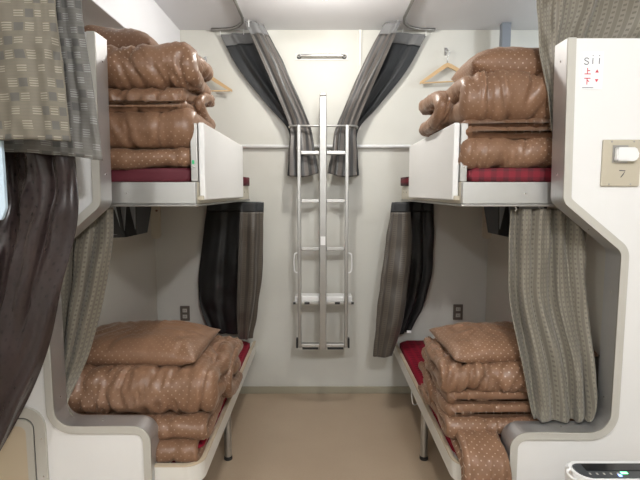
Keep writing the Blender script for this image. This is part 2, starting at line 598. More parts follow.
def pillow(name, c, w, d, h, seed, mat='quilt', rz=0.0, rx=0.0, wr=0.010, pinch=0.05, parent=None):
    nu, nv = 64, 44
    verts, uvs, faces = [], [], []
    idx = {}
    cz, sz = math.cos(rz), math.sin(rz)
    def arcs(n, half):
        f = lambda i: (half * (-1 + 2 * i / n), h / 2 * (1 - abs(-1 + 2 * i / n) ** 3.0) ** 0.5)
        a = [0.0]
        for i in range(n):
            p, p2 = f(i), f(i + 1)
            a.append(a[-1] + math.hypot(p2[0] - p[0], p2[1] - p[1]))
        return a
    au, av = arcs(nu, w / 2), arcs(nv, d / 2)
    cr, sr = math.cos(rx), math.sin(rx)
    def add(i, j, side):
        u = -1 + 2 * i / nu; v = -1 + 2 * j / nv
        rim = i in (0, nu) or j in (0, nv)
        key = (i, j, 0 if rim else side)
        if key in idx:
            return idx[key]
        hh = ((1 - abs(u) ** 3.0) * (1 - abs(v) ** 3.0)) ** 0.5 if not rim else 0.0
        px_ = 1 - pinch * (1 - abs(v) ** 2) * 0.5 * abs(u)
        py_ = 1 - pinch * (1 - abs(u) ** 2) * abs(v)
        x = u * w / 2 * px_; y = v * d / 2 * py_
        big = noise.noise(Vector((x * 5, y * 5, seed + side)))
        rid = 1 - abs(noise.noise(Vector((x * 16 + 2 * big, y * 8, seed * 2 + side)))) * 2.4
        fin = 1 - abs(noise.noise(Vector((x * 30 + 4 * big, y * 22, seed * 3 + side)))) * 2.4
        z = side * hh * h / 2 + side * (wr * (big * 1.3 + 0.6 * rid + 0.25 * fin)) * min(1, hh * 1.6) + 0.012 * noise.noise(Vector((x * 6, y * 6, seed)))
        y, z = y * cr - z * sr, y * sr + z * cr
        x, y = x * cz - y * sz, x * sz + y * cz
        verts.append((c[0] + x, c[1] + y, c[2] + z)); uvs.append((au[i] * 1.0, av[j] * 1.0))
        idx[key] = len(verts) - 1
        return idx[key]
    for side in (1, -1):
        for i in range(nu):
            for j in range(nv):
                f = (add(i, j, side), add(i + 1, j, side), add(i + 1, j + 1, side), add(i, j + 1, side))
                faces.append(f if side > 0 else f[::-1])
    me = bpy.data.meshes.new(name)
    me.from_pydata(verts, [], faces)
    ul = me.uv_layers.new(name='UVMap')
    for lp in me.loops:
        ul.data[lp.index].uv = uvs[lp.vertex_index]
    return link(name, me, M[mat], parent, True)

def screw(name, loc, axis, parent, r=0.0042, mat='chrome'):
    loc = Vector(loc); ax = Vector(axis).normalized()
    return obj(name, tube([loc - ax * 0.002, loc + ax * 0.0012, loc + ax * 0.0024], [r, r, r * 0.55], 10), M[mat], parent, False)

# ------------------------------------------------------------------ the setting
BACK = 3.58
CEIL = 2.708
o = struct(obj('floor', box(-2.4, 2.4, -1.1, BACK + 0.1, -0.08, 0.0), M['floor']))
o = struct(obj('ceiling', box(-2.4, 2.4, -1.1, BACK + 0.1, CEIL, CEIL + 0.08), M['ceil']))
wall_back = struct(obj('wall_back', box(-2.4, 2.4, BACK, BACK + 0.1, 0, CEIL), M['wall']))
wall_left = struct(obj('wall_left', box(-1.30, -1.237, 1.96, BACK, 0, CEIL), M['side']))
wall_right = struct(obj('wall_right', box(1.26, 1.31, 1.96, BACK, 0, 2.12), M['side']))
struct(obj('wall_far_left', box(-2.4, -2.32, -1.1, BACK, 0, CEIL), M['wall']))
struct(obj('wall_far_right', box(2.32, 2.4, -1.1, BACK, 0, CEIL), M['wall']))
struct(obj('wall_aisle', box(-2.4, 2.4, -1.1, -1.02, 0, CEIL), M['wall']))
struct(obj('trim_1', box(-1.237, -1.005, 1.96, BACK, 2.392, CEIL, 0.004), M['ceil']))          # boxed-in beam under the ceiling
struct(obj('baseboard_back', box(-1.237, 1.26, BACK - 0.009, BACK, 0, 0.058, 0.003), M['baseboard']))
struct(obj('baseboard_left', box(-1.237, -1.229, 1.97, BACK - 0.009, 0, 0.058, 0.003), M['baseboard']))
struct(obj('baseboard_right', box(1.252, 1.26, 1.97, BACK - 0.009, 0, 0.058, 0.003), M['baseboard']))
struct(obj('trim_2', box(1.250, 1.312, 3.42, 3.47, 2.12, CEIL, 0.003), M['grey_post']))          # grey post on the partition
struct(obj('trim_3', box(0.276, 0.300, BACK - 0.016, BACK, 2.0, CEIL, 0.004), M['white']))       # cable duct on the wall

Y0, Y1 = 1.86, 1.95
def bulkhead(side, prof, radii, outer, top):
    """partition towards the aisle: its cut-out edge is lined with a metal band and a pale lip"""
    path = fillet(prof, radii, 10, closed=False)
    poly = path + [Vector((outer, top)), Vector((outer, 0.0))]
    w = struct(obj('wall_front_' + side, prism_xz(poly, Y0, Y1), M['bulk']))
    sg = -1 if side == 'left' else 1
    inner = offset(path, 0.004 * sg)
    obj('edge_band', strip(path, inner, XZ, Y0 - 0.004, Y1 + 0.004), M['band'], w)
    lip = offset(path, -0.026 * sg)
    obj('edge_lip', strip(offset(path, 0.004 * sg), lip, XZ, Y0 - 0.010, Y0 - 0.0004), M['lip'], w)
    return w, path
profL = [(-0.690, 0.0), (-0.690, 0.605), (-1.075, 0.605), (-1.075, 1.305), (-0.848, 1.500), (-0.842, 2.145)]
profR = [(0.775, 0.0), (0.775, 0.578), (1.176, 0.578), (1.176, 1.320), (0.940, 1.512), (0.928, 2.122)]
wfl, pl = bulkhead('left', [(a, b) for a, b in profL], [0, 0.065, 0.075, 0.06, 0.05, 0], -2.32, 2.145)
wfr, pr = bulkhead('right', [(a, b) for a, b in profR], [0, 0.065, 0.085, 0.05, 0.05, 0], 2.32, 2.122)
for x, z, ax in [(-0.8385, 2.05, (1, 0, 0)), (-0.842, 1.62, (1, 0, 0)), (-0.97, 1.399, (0.65, 0, -0.75)), (-1.071, 0.71, (1, 0, 0)), (-0.90, 0.609, (0, 0, 1)), (-0.686, 0.46, (1, 0, 0))]:
    screw('screw', (x, 1.905, z), ax, wfl)
for x, z, ax in [(0.926, 2.05, (-1, 0, 0)), (0.934, 1.62, (-1, 0, 0)), (1.07, 1.403, (-0.65, 0, -0.75)), (1.172, 1.15, (-1, 0, 0)), (1.172, 0.71, (-1, 0, 0)), (1.0, 0.582, (0, 0, 1)), (0.771, 0.46, (-1, 0, 0))]:
    screw('screw', (x, 1.905, z), ax, wfr)

# ------------------------------------------------------------------ lamps
def round_lamp(cfg, name, label, mat, soft=0.045):
    x, y, z = cfg['loc']
    t = thing(name, label, 'ceiling light', (x, y, CEIL))
    pr_ = [(0.150, CEIL), (0.150, CEIL - 0.022), (0.138, CEIL - 0.030)]
    bm = bmesh.new()
    n = 40
    rings = [[bm.verts.new((x + r * math.cos(2 * math.pi * k / n), y + r * math.sin(2 * math.pi * k / n), zz)) for k in range(n)] for r, zz in pr_ + [(0.132, CEIL - 0.018), (0.132, CEIL)]]
    for a, b in zip(rings, rings[1:]):
        for k in range(n):
            bm.faces.new((a[k], a[(k + 1) % n], b[(k + 1) % n], b[k]))
    obj('rim', bm, M['whiteplastic'], t, True)
    bm = bmesh.new()
    rings = [[bm.verts.new((x + r * math.cos(2 * math.pi * k / n), y + r * math.sin(2 * math.pi * k / n), zz)) for k in range(n)] for r, zz in [(0.131, CEIL - 0.012), (0.128, CEIL - 0.070), (0.11, CEIL - 0.092), (0.05, CEIL - 0.100)]]
    for a, b in zip(rings, rings[1:]):
        for k in range(n):
            bm.faces.new((a[k], a[(k + 1) % n], b[(k + 1) % n], b[k]))
    bm.faces.new(rings[-1])
    obj('diffuser', bm, M[mat], t, True)
    ld = bpy.data.lights.new(name + '_bulb', 'POINT')
    ld.energy = cfg['power']; ld.color = cfg['col']; ld.shadow_soft_size = soft
    lo = bpy.data.objects.new('bulb', ld)
    C.objects.link(lo); lo.location = (x, y, z); lo.parent = t; lo.matrix_parent_inverse = t.matrix_basis.inverted()
    lo.location = (x, y, z)
round_lamp(BERTH_LAMP, 'ceiling_light', 'round ceiling light over the gap between the bunks', 'lamp_warm')
round_lamp(NEXT_LAMP, 'ceiling_light', 'round ceiling light over the neighbouring berth on the right', 'lamp_cool')
round_lamp(AISLE_LAMP, 'ceiling_light', 'round ceiling light over the aisle, nearer the right bulkhead', 'lamp_cool', 0.09)
round_lamp(AISLE_LAMP_2, 'ceiling_light', 'round ceiling light over the aisle, nearer the left bulkhead', 'lamp_cool', 0.09)

# ------------------------------------------------------------------ bunks
def lower_bunk(label, side):
    s = -1 if side == 'left' else 1
    xe = -0.490 if side == 'left' else 0.560
    xw = -1.225 if side == 'left' else 1.248
    t = thing('lower_bunk', label, 'bunk bed', ((xe + xw) / 2, 2.7, 0))
    path = fillet([(xe, 3.56), (xe, 1.885), (xw, 1.885)], [0, 0.075, 0], 8, closed=False)
    sg = 1 if side == 'left' else -1
    ins = offset(path, -0.030 * sg)
    obj('rail', strip(path, ins, XY, 0.338, 0.416), M['white'], t)
    obj('rail_cap', strip(offset(path, 0.002 * sg), offset(path, -0.016 * sg), XY, 0.4165, 0.424), M['hatch'], t)
    obj('slat_base', box(min(xe - s * -0.032, xw), max(xe - s * -0.032, xw), 1.92, 3.56, 0.360, 0.388), M['cream'], t)
    for yy in (2.66,):
        lx = xe + s * 0.045
        l = obj('leg', tube([(lx, yy, 0.022), (lx, yy, 0.362)], 0.021, 18), M['alu'], t, False)
        obj('rubber_foot', tube([(lx, yy, 0.0), (lx, yy, 0.004), (lx, yy, 0.021)], [0.022, 0.0245, 0.0235], 18), M['black'], l)
    lx = xw - s * 0.06
    for yy in (2.05, 2.66, 3.40):
        l = obj('leg', tube([(lx, yy, 0.022), (lx, yy, 0.362)], 0.021, 18), M['alu'], t, False)
        obj('rubber_foot', tube([(lx, yy, 0.0), (lx, yy, 0.004), (lx, yy, 0.021)], [0.022, 0.0245, 0.0235], 18), M['black'], l)
    if side == 'right':
        obj('bracket', tube(smooth_path([(xe + .018, 2.90, 0.352), (xe + .015, 2.90, 0.29), (xe + .02, 2.88, 0.235), (xe + .05, 2.90, 0.225), (xe + .065, 2.93, 0.25), (xe + .055, 2.95, 0.352)], 24), 0.0035, 8), M['whiteplastic'], t, True)
    return t
lower_bunk('low bunk frame with beige rail along the left side of the floor', 'left')
lower_bunk('low bunk frame with beige rail along the right side of the floor', 'right')

def mattress(label, x0, x1, y0, y1, z0, z1, r=0.06, far=None):
    poly = fillet([(x0, y0), (x1, y0), (x1, y1), (x0, y1)], [r] * 4, 8)
    if far is not None and far > x1:          # wider beyond the guard board
        poly = fillet([(x0, y0), (x1, y0), (x1, 3.10), (far, 3.12), (far, y1), (x0, y1)], [r, r, 0, 0, r, r], 8)
    elif far is not None:
        poly = fillet([(x0, y0), (x1, y0), (x1, y1), (far, y1), (far, 3.12), (x0, 3.10)], [r, r, r, r, 0, 0], 8)
    return tag(obj('mattress', prism_xy(poly, z0, z1, 0.02, 4), M['red'], None, True), label, 'mattress')
mattress('red ribbed mattress on the lower left bunk', -1.222, -0.512, 1.965, 3.47, 0.388, 0.455)
mattress('red ribbed mattress on the lower right bunk', 0.582, 1.246, 1.965, 3.47, 0.388, 0.455)

def upper_bunk(label, side):
    s = -1 if side == 'left' else 1
    xe = -0.490 if side == 'left' else 0.566
    xw = -1.235 if side == 'left' else 1.258
    t = thing('upper_bunk', label, 'bunk bed', ((xe + xw) / 2, 2.75, 1.49))
    def bx(name, xa, xb, ya, yb, za, zb, mat, bev=0.003, parent=t):
        return obj(name, box(min(xa, xb), max(xa, xb), ya, yb, za, zb, bev), M[mat], parent)
    e = bx('end_beam', xe + s * 0.026, xw, 2.00, 2.03, 1.500, 1.592, 'alu', 0.004)
    screw('screw', ((xe + xw) / 2 + s * 0.06 - s * .12, 1.9995, 1.545), (0, -1, 0), e)
    bx('end_lip', xe + s * 0.020, xw, 1.994, 2.034, 1.490, 1.4995, 'alu_dark', 0.002)
    sb = bx('side_beam', xe + s * 0.027, xe + s * 0.055, 2.032, 3.50, 1.500, 1.592, 'cream')
    for yy in (3.30, 3.42):
        screw('screw', (xe + s * 0.0265, yy, 1.55), (-s, 0, 0), sb, 0.004, 'alu_dark')
    bx('side_lip', xe + s * 0.020, xe + s * 0.06, 2.036, 3.50, 1.490, 1.4995, 'alu_dark', 0.002)
    bx('base_board', xe + s * 0.057, xw, 2.034, 3.56, 1.515, 1.592, 'cream')
    # sloped-corner guard board
    g = bx('guard_board', xe, xe + s * 0.0255, 2.062, 3.085, 1.515, 1.842, 'bulk', 0.006)
    p = bx('guard_post', xe + s * 0.027, xe + s * 0.056, 2.048, 2.090, 1.594, 1.838, 'alu_dark', 0.003)
    screw('screw', (xe + s * 0.042, 2.0475, 1.655), (0, -1, 0), p)
    bx('guard_foot', xe + s * 0.004, xe + s * 0.030, 2.046, 2.061, 1.515, 1.535, 'beige', 0.003)
    if side == 'left':
        obj('sticker', box(xe - 0.050, xe - 0.040, 2.046, 2.0478, 1.668, 1.684), M['green'], p)
    bx('guard_post', xe + s * 0.027, xe + s * 0.056, 3.03, 3.07, 1.594, 1.838, 'alu_dark', 0.003)
    return t
upper_bunk('high bunk with a white guard board on the left', 'left')
upper_bunk('high bunk with a white guard board on the right', 'right')
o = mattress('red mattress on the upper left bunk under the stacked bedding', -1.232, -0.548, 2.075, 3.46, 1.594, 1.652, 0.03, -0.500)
o.data.materials[0] = M['red_shaded']
def plaid():
    m = new_mat('red_black_plaid', (0.3, 0.01, 0.03), 0.75)
    n = N(m)
    sp = n.new('ShaderNodeSeparateXYZ'); n.link(n.obj(), sp.inputs[0])
    a = n.math('LESS_THAN', n.math('FRACT', n.math('DIVIDE', sp.outputs[0], 0.052)), 0.45)
    b = n.math('LESS_THAN', n.math('FRACT', n.math('DIVIDE', n.math('ADD', sp.outputs[2], 0.012), 0.05)), 0.5)
    c = n.math('LESS_THAN', n.math('FRACT', n.math('DIVIDE', sp.outputs[1], 0.052)), 0.45)
    d = n.math('MULTIPLY', n.math('ADD', n.math('ADD', a, b), c), 0.33)
    n.base(n.mix(d, (0.21, 0.008, 0.02), (0.012, 0.003, 0.005)))
    return m
M['plaid'] = plaid()
o = mattress('red and black checked mattress on the upper right bunk', 0.624, 1.255, 2.060, 3.46, 1.594, 1.652, 0.03, 0.572)
o.data.materials[0] = M['plaid']

# ------------------------------------------------------------------ bedding
def fold2(yf, yb, z0, z1, h, sag=0.0):
    """fold at the front, open at the back"""
    m = (z0 + z1) / 2
    a, b = z0 + h / 2, z1 - h / 2
    return [(yb, a), (yf + 0.30, a), (yf + 0.12, a - sag), (yf + h / 2 + 0.015, a - sag + 0.003), (yf + h / 2 - 0.003, m - sag / 2), (yf + h / 2 + 0.015, b - 0.003), (yf + 0.12, b), (yf + 0.30, b), (yb, b)]
def open2(yf, yb, z0, z1, h, dy=0.015):
    """two open edges at the front, fold at the back"""
    m = (z0 + z1) / 2
    a, b = z0 + h / 2, z1 - h / 2
    return [(yf, a), (yf + 0.15, a), (yb - 0.05, a), (yb - h / 2, m), (yb - 0.05, b), (yf + 0.15, b), (yf + dy, b)]
GR = 'folded brown bedding'
def q(label, *a, **k):
    return tag(quilt('folded_duvet', *a, **k), label, 'duvet', GR)
# upper left stack, bottom to top
q('flat folded brown duvet at the bottom of the upper left stack', fold2(2.035, 2.48, 1.648, 1.738, 0.050), 0.050, -1.20, -0.545, 1, wr=.004, rag=.008)
q('thick folded brown duvet, second from bottom of the upper left stack', fold2(2.030, 2.46, 1.738, 1.895, 0.080), 0.080, -1.21, -0.520, 2, wr=.006, rag=.01)
q('thin loosely folded brown cover with open edges in the upper left stack', [(2.055, 1.912), (2.20, 1.912), (2.34, 1.916), (2.40, 1.940), (2.34, 1.965), (2.20, 1.968), (2.09, 1.962), (2.045, 1.944), (2.032, 1.926)], 0.056, -1.20, -0.555, 3, wr=.007)
q('puffy folded brown duvet on top of the upper left stack', fold2(2.020, 2.40, 1.985, 2.165, 0.092), 0.092, -1.20, -0.510, 4, wr=.009, rag=.02, tilt=-0.01)
q('crumpled brown duvet end sagging over the left guard board', [(2.48, 2.00), (2.38, 1.995), (2.28, 1.975), (2.22, 1.94), (2.28, 1.90), (2.38, 1.885), (2.48, 1.885)], 0.058, -0.66, -0.520, 5, wr=.007, rag=.012, nx=36)
tag(pillow('pillow', (-1.00, 2.36, 2.235), 0.48, 0.34, 0.14, 6, 'quilt_dark', 0.05, 0.10), 'dark brown dotted pillow behind the top duvet of the upper left stack', 'pillow', 'brown dotted pillows')
# upper right stack
q('folded brown duvet lying on the checked mattress of the upper right bunk', fold2(2.022, 2.62, 1.650, 1.788, 0.072), 0.072, 0.585, 1.23, 7, wr=.007, rag=.02)
q('thin folded brown cover between two duvets of the upper right stack', open2(2.035, 2.50, 1.780, 1.858, 0.042), 0.050, 0.605, 1.22, 8, wr=.003, rag=.01)
q('big folded brown duvet below the pillow of the upper right stack', fold2(2.022, 2.68, 1.850, 2.050, 0.098), 0.098, 0.580, 1.23, 9, wr=.010, rag=.03)
q('rolled brown duvet end sticking out over the right guard board', [(2.66, 2.00), (2.48, 1.995), (2.32, 1.985), (2.25, 1.94), (2.31, 1.895), (2.46, 1.88), (2.64, 1.875)], 0.082, 0.525, 0.72, 10, wr=.007, rag=.018, nx=36)
tag(pillow('pillow', (0.925, 2.26, 2.100), 0.56, 0.40, 0.18, 11, 'quilt', -0.04, 0.05), 'brown dotted pillow on top of the upper right stack', 'pillow', 'brown dotted pillows')
# lower left stack
q('flattened brown duvet at the bottom of the lower left stack', fold2(1.900, 2.52, 0.432, 0.502, 0.046, 0.034), 0.046, -1.20, -0.505, 12, wr=.005, rag=.015)
q('folded brown duvet, second from bottom of the lower left stack', fold2(1.945, 2.56, 0.492, 0.580, 0.048, 0.010), 0.048, -1.20, -0.470, 13, wr=.005, rag=.025)
q('thick wrinkled brown duvet in the middle of the lower left stack', fold2(1.985, 2.62, 0.576, 0.770, 0.095), 0.095, -1.20, -0.440, 14, wr=.011, rag=.035)
q('crumpled brown duvet corner hanging over the left bunk rail', [(2.66, 0.70), (2.54, 0.70), (2.38, 0.68), (2.27, 0.62), (2.33, 0.555), (2.48, 0.525), (2.64, 0.52)], 0.075, -0.62, -0.430, 15, wr=.009, rag=.02, nx=36)
tag(pillow('pillow', (-0.87, 2.30, 0.812), 0.66, 0.44, 0.14, 16, 'quilt', -0.05, 0.04), 'broad brown dotted pillow on top of the lower left stack', 'pillow', 'brown dotted pillows')
# lower right stack
q('drooping brown dotted duvet at the bottom of the lower right stack', [(2.42, 0.478), (2.05, 0.476), (1.94, 0.470), (1.868, 0.448), (1.846, 0.400), (1.832, 0.352), (1.812, 0.372), (1.808, 0.430), (1.850, 0.492), (1.95, 0.520), (2.10, 0.520), (2.42, 0.515)], 0.040, 0.572, 0.764, 17, wr=.006, rag=.02)
q('folded brown duvet, second from bottom of the lower right stack', fold2(1.960, 2.46, 0.495, 0.582, 0.046, 0.008), 0.046, 0.532, 1.21, 18, wr=.006, rag=.03)
q('thin folded brown cover with open edges in the lower right stack', open2(1.990, 2.45, 0.572, 0.680, 0.056), 0.066, 0.548, 1.20, 19, wr=.004, rag=.02)
q('rolled brown duvet below the pillow of the lower right stack', fold2(2.000, 2.48, 0.672, 0.808, 0.066), 0.066, 0.520, 1.20, 20, wr=.010, rag=.03)
q('crumpled brown duvet edge hanging over the right bunk rail', [(2.56, 0.61), (2.46, 0.61), (2.34, 0.59), (2.27, 0.545), (2.33, 0.50), (2.45, 0.485), (2.56, 0.48)], 0.062, 0.532, 0.70, 21, wr=.010, rag=.03, nx=36)
tag(pillow('pillow', (0.90, 2.24, 0.838), 0.66, 0.40, 0.125, 22, 'quilt', 0.06, 0.04), 'broad brown dotted pillow on top of the lower right stack', 'pillow', 'brown dotted pillows')

# ------------------------------------------------------------------ curtains
# far upper pair, gathered behind the hold-back bar
def upper_far(side):
    f = -1 if side == 'left' else 1
    c = 0.022
    def X(v):
        return c + f * v
    rails = [
        [(X(.735), 3.54, 2.665), (X(.62), 3.52, 2.665), (X(.50), 3.50, 2.668), (X(.425), 3.46, 2.672), (X(.415), 3.40, 2.685), (X(.46), 3.36, 2.690), (X(.525), 3.345, 2.690)],
        [(X(.60), 3.535, 2.42), (X(.50), 3.52, 2.44), (X(.40), 3.50, 2.45), (X(.31), 3.46, 2.46), (X(.30), 3.41, 2.47), (X(.345), 3.38, 2.46), (X(.42), 3.37, 2.45)],
        [(X(.40), 3.53, 2.17), (X(.34), 3.52, 2.20), (X(.27), 3.50, 2.22), (X(.20), 3.46, 2.23), (X(.19), 3.425, 2.23), (X(.24), 3.40, 2.22), (X(.31), 3.40, 2.20)],
        [(X(.255), 3.53, 2.000), (X(.21), 3.52, 2.00), (X(.16), 3.505, 2.00), (X(.10), 3.46, 2.00), (X(.095), 3.430, 2.00), (X(.16), 3.418, 2.00), (X(.235), 3.425, 2.00)],
        [(X(.25), 3.53, 1.83), (X(.20), 3.52, 1.83), (X(.14), 3.50, 1.83), (X(.075), 3.45, 1.83), (X(.065), 3.40, 1.83), (X(.145), 3.38, 1.83), (X(.235), 3.40, 1.83)],
        [(X(.26), 3.53, 1.67), (X(.20), 3.52, 1.66), (X(.13), 3.50, 1.66), (X(.05), 3.44, 1.68), (X(.04), 3.38, 1.68), (X(.13), 3.355, 1.655), (X(.235), 3.385, 1.66)],
    ]
    t = thing('curtain', 'grey striped curtain gathered on the %s of the ladder below the ceiling' % side, 'curtain', (X(.4), 3.45, 1.66), 'curtains tied back at the far wall')
    mats = [M['weave_grey'], M['lining']]
    fl = side == 'right'
    cloth('drape', rails, mats, 110, 70, 5, (0.012, 0.008), 0.75, 1 if side == 'left' else 2, parent=t, flip=not fl, rows=(0.065, 1.0), crumple=.003)
    cloth('header_band', rails, [M['mesh']], 80, 6, 5, (0.012, 0.008), 0.75, 1 if side == 'left' else 2, parent=t, flip=not fl, rows=(0.0, 0.065), crumple=.003, thick=.0015)
    for k, (xx, yy) in enumerate([(.73, 3.535), (.56, 3.51), (.43, 3.44), (.50, 3.35)]):
        obj('hook', tube([(X(xx), yy, 2.655), (X(xx), yy, 2.700)], 0.003, 6), M['whiteplastic'], t)
    return t
upper_far('left'); upper_far('right')
for f, nm in ((-1, 'left'), (1, 'right')):
    c = 0.022
    xx = c + f * 0.535
    pts = [(xx, 1.98, 2.697), (xx, 3.30, 2.697)] + [(xx + f * (0.18 - 0.18 * math.cos(a)), 3.30 + 0.235 * math.sin(a), 2.697) for a in (0.4, 0.8, 1.2, 1.57)] + [(xx + f * 0.26, 3.535, 2.697)]
    tag(obj('curtain_track', tube(pts, 0.010, 8), M['alu_dark'], None, True), 'thin metal curtain track on the ceiling, %s of the two' % nm, 'curtain track', 'ceiling curtain tracks')

# far lower pair, black lining towards the room
def lower_far(side):
    if side == 'left':
        rails = [
            [(-.825, 3.52, 1.480), (-.70, 3.51, 1.480), (-.55, 3.50, 1.480), (-.44, 3.46, 1.480), (-.405, 3.38, 1.480), (-.43, 3.32, 1.480), (-.545, 3.30, 1.480)],
            [(-.865, 3.52, 1.20), (-.72, 3.51, 1.20), (-.56, 3.50, 1.20), (-.445, 3.46, 1.20), (-.412, 3.38, 1.20), (-.44, 3.32, 1.20), (-.560, 3.30, 1.20)],
            [(-.905, 3.52, 0.90), (-.75, 3.51, 0.90), (-.58, 3.50, 0.90), (-.455, 3.46, 0.90), (-.425, 3.38, 0.90), (-.455, 3.32, 0.90), (-.575, 3.30, 0.90)],
            [(-.895, 3.52, 0.70), (-.76, 3.51, 0.70), (-.60, 3.50, 0.70), (-.48, 3.46, 0.70), (-.455, 3.38, 0.69), (-.485, 3.32, 0.67), (-.585, 3.31, 0.66)],
            [(-.825, 3.52, 0.50), (-.73, 3.51, 0.495), (-.63, 3.50, 0.495), (-.535, 3.47, 0.50), (-.50, 3.40, 0.50), (-.515, 3.36, 0.50), (-.58, 3.34, 0.50)],
        ]
    else:
        rails = [
            [(.83, 3.52, 1.480), (.75, 3.51, 1.480), (.66, 3.50, 1.480), (.575, 3.46, 1.480), (.535, 3.36, 1.480), (.50, 3.29, 1.480), (.61, 3.27, 1.480)],
            [(.835, 3.52, 1.20), (.75, 3.51, 1.20), (.65, 3.50, 1.20), (.545, 3.44, 1.20), (.50, 3.36, 1.20), (.465, 3.28, 1.20), (.63, 3.26, 1.20)],
            [(.825, 3.52, 0.95), (.75, 3.51, 0.95), (.64, 3.50, 0.95), (.52, 3.44, 0.94), (.47, 3.36, 0.93), (.435, 3.26, 0.92), (.60, 3.23, 0.92)],
            [(.77, 3.52, 0.71), (.70, 3.51, 0.70), (.60, 3.50, 0.68), (.48, 3.44, 0.66), (.44, 3.36, 0.65), (.405, 3.25, 0.64), (.565, 3.22, 0.65)],
            [(.68, 3.52, 0.51), (.63, 3.51, 0.50), (.545, 3.50, 0.47), (.46, 3.44, 0.43), (.42, 3.36, 0.41), (.385, 3.25, 0.405), (.50, 3.23, 0.42)],
        ]
    t = thing('curtain', 'dark curtain with black lining hanging at the far end of the lower %s bunk' % side, 'curtain', (rails[0][3][0], 3.4, 0.45), 'far curtains of the lower bunks')
    d = cloth('drape', rails, [M['weave_dark'], M['lining_blk']], 110, 70, 6, (0.012, 0.014), 0.75, 11 if side == 'left' else 12, parent=t, flip=side == 'left', rows=(0.06, 1.0), crumple=.006)
    cloth('header_band', rails, [M['lining']], 80, 6, 6, (0.012, 0.014), 0.75, 11 if side == 'left' else 12, parent=t, flip=side == 'left', rows=(0.0, 0.06), crumple=.006, thick=.002)
    if side == 'right':
        obj('care_tag', box(0.588, 0.618, 3.17, 3.172, 0.60, 0.618), M['paper'], t).rotation_euler = (0, 0, 0)
    return t
lower_far('left'); lower_far('right')

# near lower pair, tucked behind the bulkhead cut-outs
rails = [
    [(-1.19, 2.05, 1.485), (-1.10, 2.03, 1.485), (-1.02, 2.05, 1.485), (-.955, 2.03, 1.485), (-.885, 2.06, 1.485)],
    [(-1.20, 2.05, 1.33), (-1.12, 2.03, 1.33), (-1.05, 2.05, 1.33), (-.97, 2.02, 1.33), (-.895, 2.06, 1.33)],
    [(-1.20, 2.05, 1.09), (-1.13, 2.03, 1.09), (-1.08, 2.05, 1.09), (-1.02, 2.02, 1.09), (-.942, 2.06, 1.09)],
    [(-1.20, 2.04, 0.84), (-1.15, 2.02, 0.84), (-1.11, 2.04, 0.84), (-1.08, 2.01, 0.84), (-1.015, 2.05, 0.84)],
    [(-1.20, 1.985, 0.70), (-1.16, 1.975, 0.70), (-1.13, 1.98, 0.69), (-1.11, 1.965, 0.68), (-1.065, 1.96, 0.67)],
    [(-1.19, 1.975, 0.625), (-1.14, 1.968, 0.622), (-1.10, 1.96, 0.620), (-1.06, 1.945, 0.618), (-1.025, 1.93, 0.616)],
]
t = thing('curtain', 'taupe dashed curtain at the near end of the lower left bunk', 'curtain', (-1.05, 2.03, 0.6), 'near curtains of the lower bunks')
cloth('drape', rails, [M['weave_light'], M['lining']], 110, 70, 3, (0.030, 0.014), 0.60, 21, parent=t, flip=False, crumple=.005)
for xx in (-1.15, -1.04, -.93):
    obj('hook', tube(smooth_path([(xx, 2.045, 1.47), (xx + .006, 2.045, 1.478), (xx, 2.045, 1.488)], 8), 0.003, 6), M['whiteplastic'], t)
rails = [
    [(.815, 2.05, 1.478), (.90, 2.03, 1.480), (.98, 2.05, 1.480), (1.07, 2.03, 1.480), (1.14, 2.05, 1.480)],
    [(.812, 2.05, 1.30), (.90, 2.03, 1.30), (.99, 2.05, 1.30), (1.08, 2.03, 1.30), (1.145, 2.06, 1.30)],
    [(.825, 2.05, 1.08), (.91, 2.02, 1.08), (1.01, 2.05, 1.08), (1.10, 2.02, 1.08), (1.165, 2.06, 1.08)],
    [(.860, 1.98, 0.83), (.95, 1.955, 0.83), (1.05, 1.97, 0.83), (1.12, 1.955, 0.83), (1.165, 1.98, 0.83)],
    [(.890, 1.955, 0.66), (.97, 1.93, 0.655), (1.06, 1.945, 0.65), (1.12, 1.925, 0.65), (1.160, 1.945, 0.66)],
    [(.908, 1.945, 0.592), (.98, 1.925, 0.590), (1.06, 1.94, 0.590), (1.115, 1.92, 0.598), (1.150, 1.935, 0.615)],
]
t = thing('curtain', 'wide taupe dashed curtain at the near end of the lower right bunk', 'curtain', (1.0, 2.03, 0.58), 'near curtains of the lower bunks')
cloth('drape', rails, [M['weave_light'], M['lining']], 150, 80, 4.5, (0.034, 0.022), 0.85, 22, parent=t, flip=False, crumple=.007)
for xx in (.83, .93, 1.03, 1.13):
    obj('hook', tube(smooth_path([(xx, 2.045, 1.47), (xx + .006, 2.045, 1.478), (xx, 2.045, 1.488)], 8), 0.003, 6), M['whiteplastic'], t)
# near upper right, swept aside over the bulkhead
rails = [
    [(.865, 2.02, 2.69), (1.00, 2.00, 2.69), (1.18, 2.03, 2.69), (1.36, 2.00, 2.69), (1.54, 2.03, 2.69)],
    [(.868, 2.01, 2.42), (.97, 1.99, 2.44), (1.13, 2.02, 2.46), (1.31, 1.99, 2.48), (1.50, 2.02, 2.50)],
    [(.876, 2.00, 2.26), (.95, 1.985, 2.27), (1.09, 2.01, 2.29), (1.30, 1.98, 2.31), (1.54, 2.02, 2.34)],
    [(.892, 2.00, 2.10), (.945, 1.985, 2.11), (1.04, 2.00, 2.12), (1.24, 1.98, 2.13), (1.50, 2.02, 2.15)],
    [(.928, 2.00, 1.95), (.958, 1.985, 1.95), (1.00, 2.00, 1.96), (1.10, 1.985, 1.97), (1.24, 2.02, 2.00)],
    [(.950, 2.00, 1.80), (.970, 1.985, 1.80), (1.00, 2.00, 1.81), (1.04, 1.985, 1.83), (1.08, 2.02, 1.86)],
]
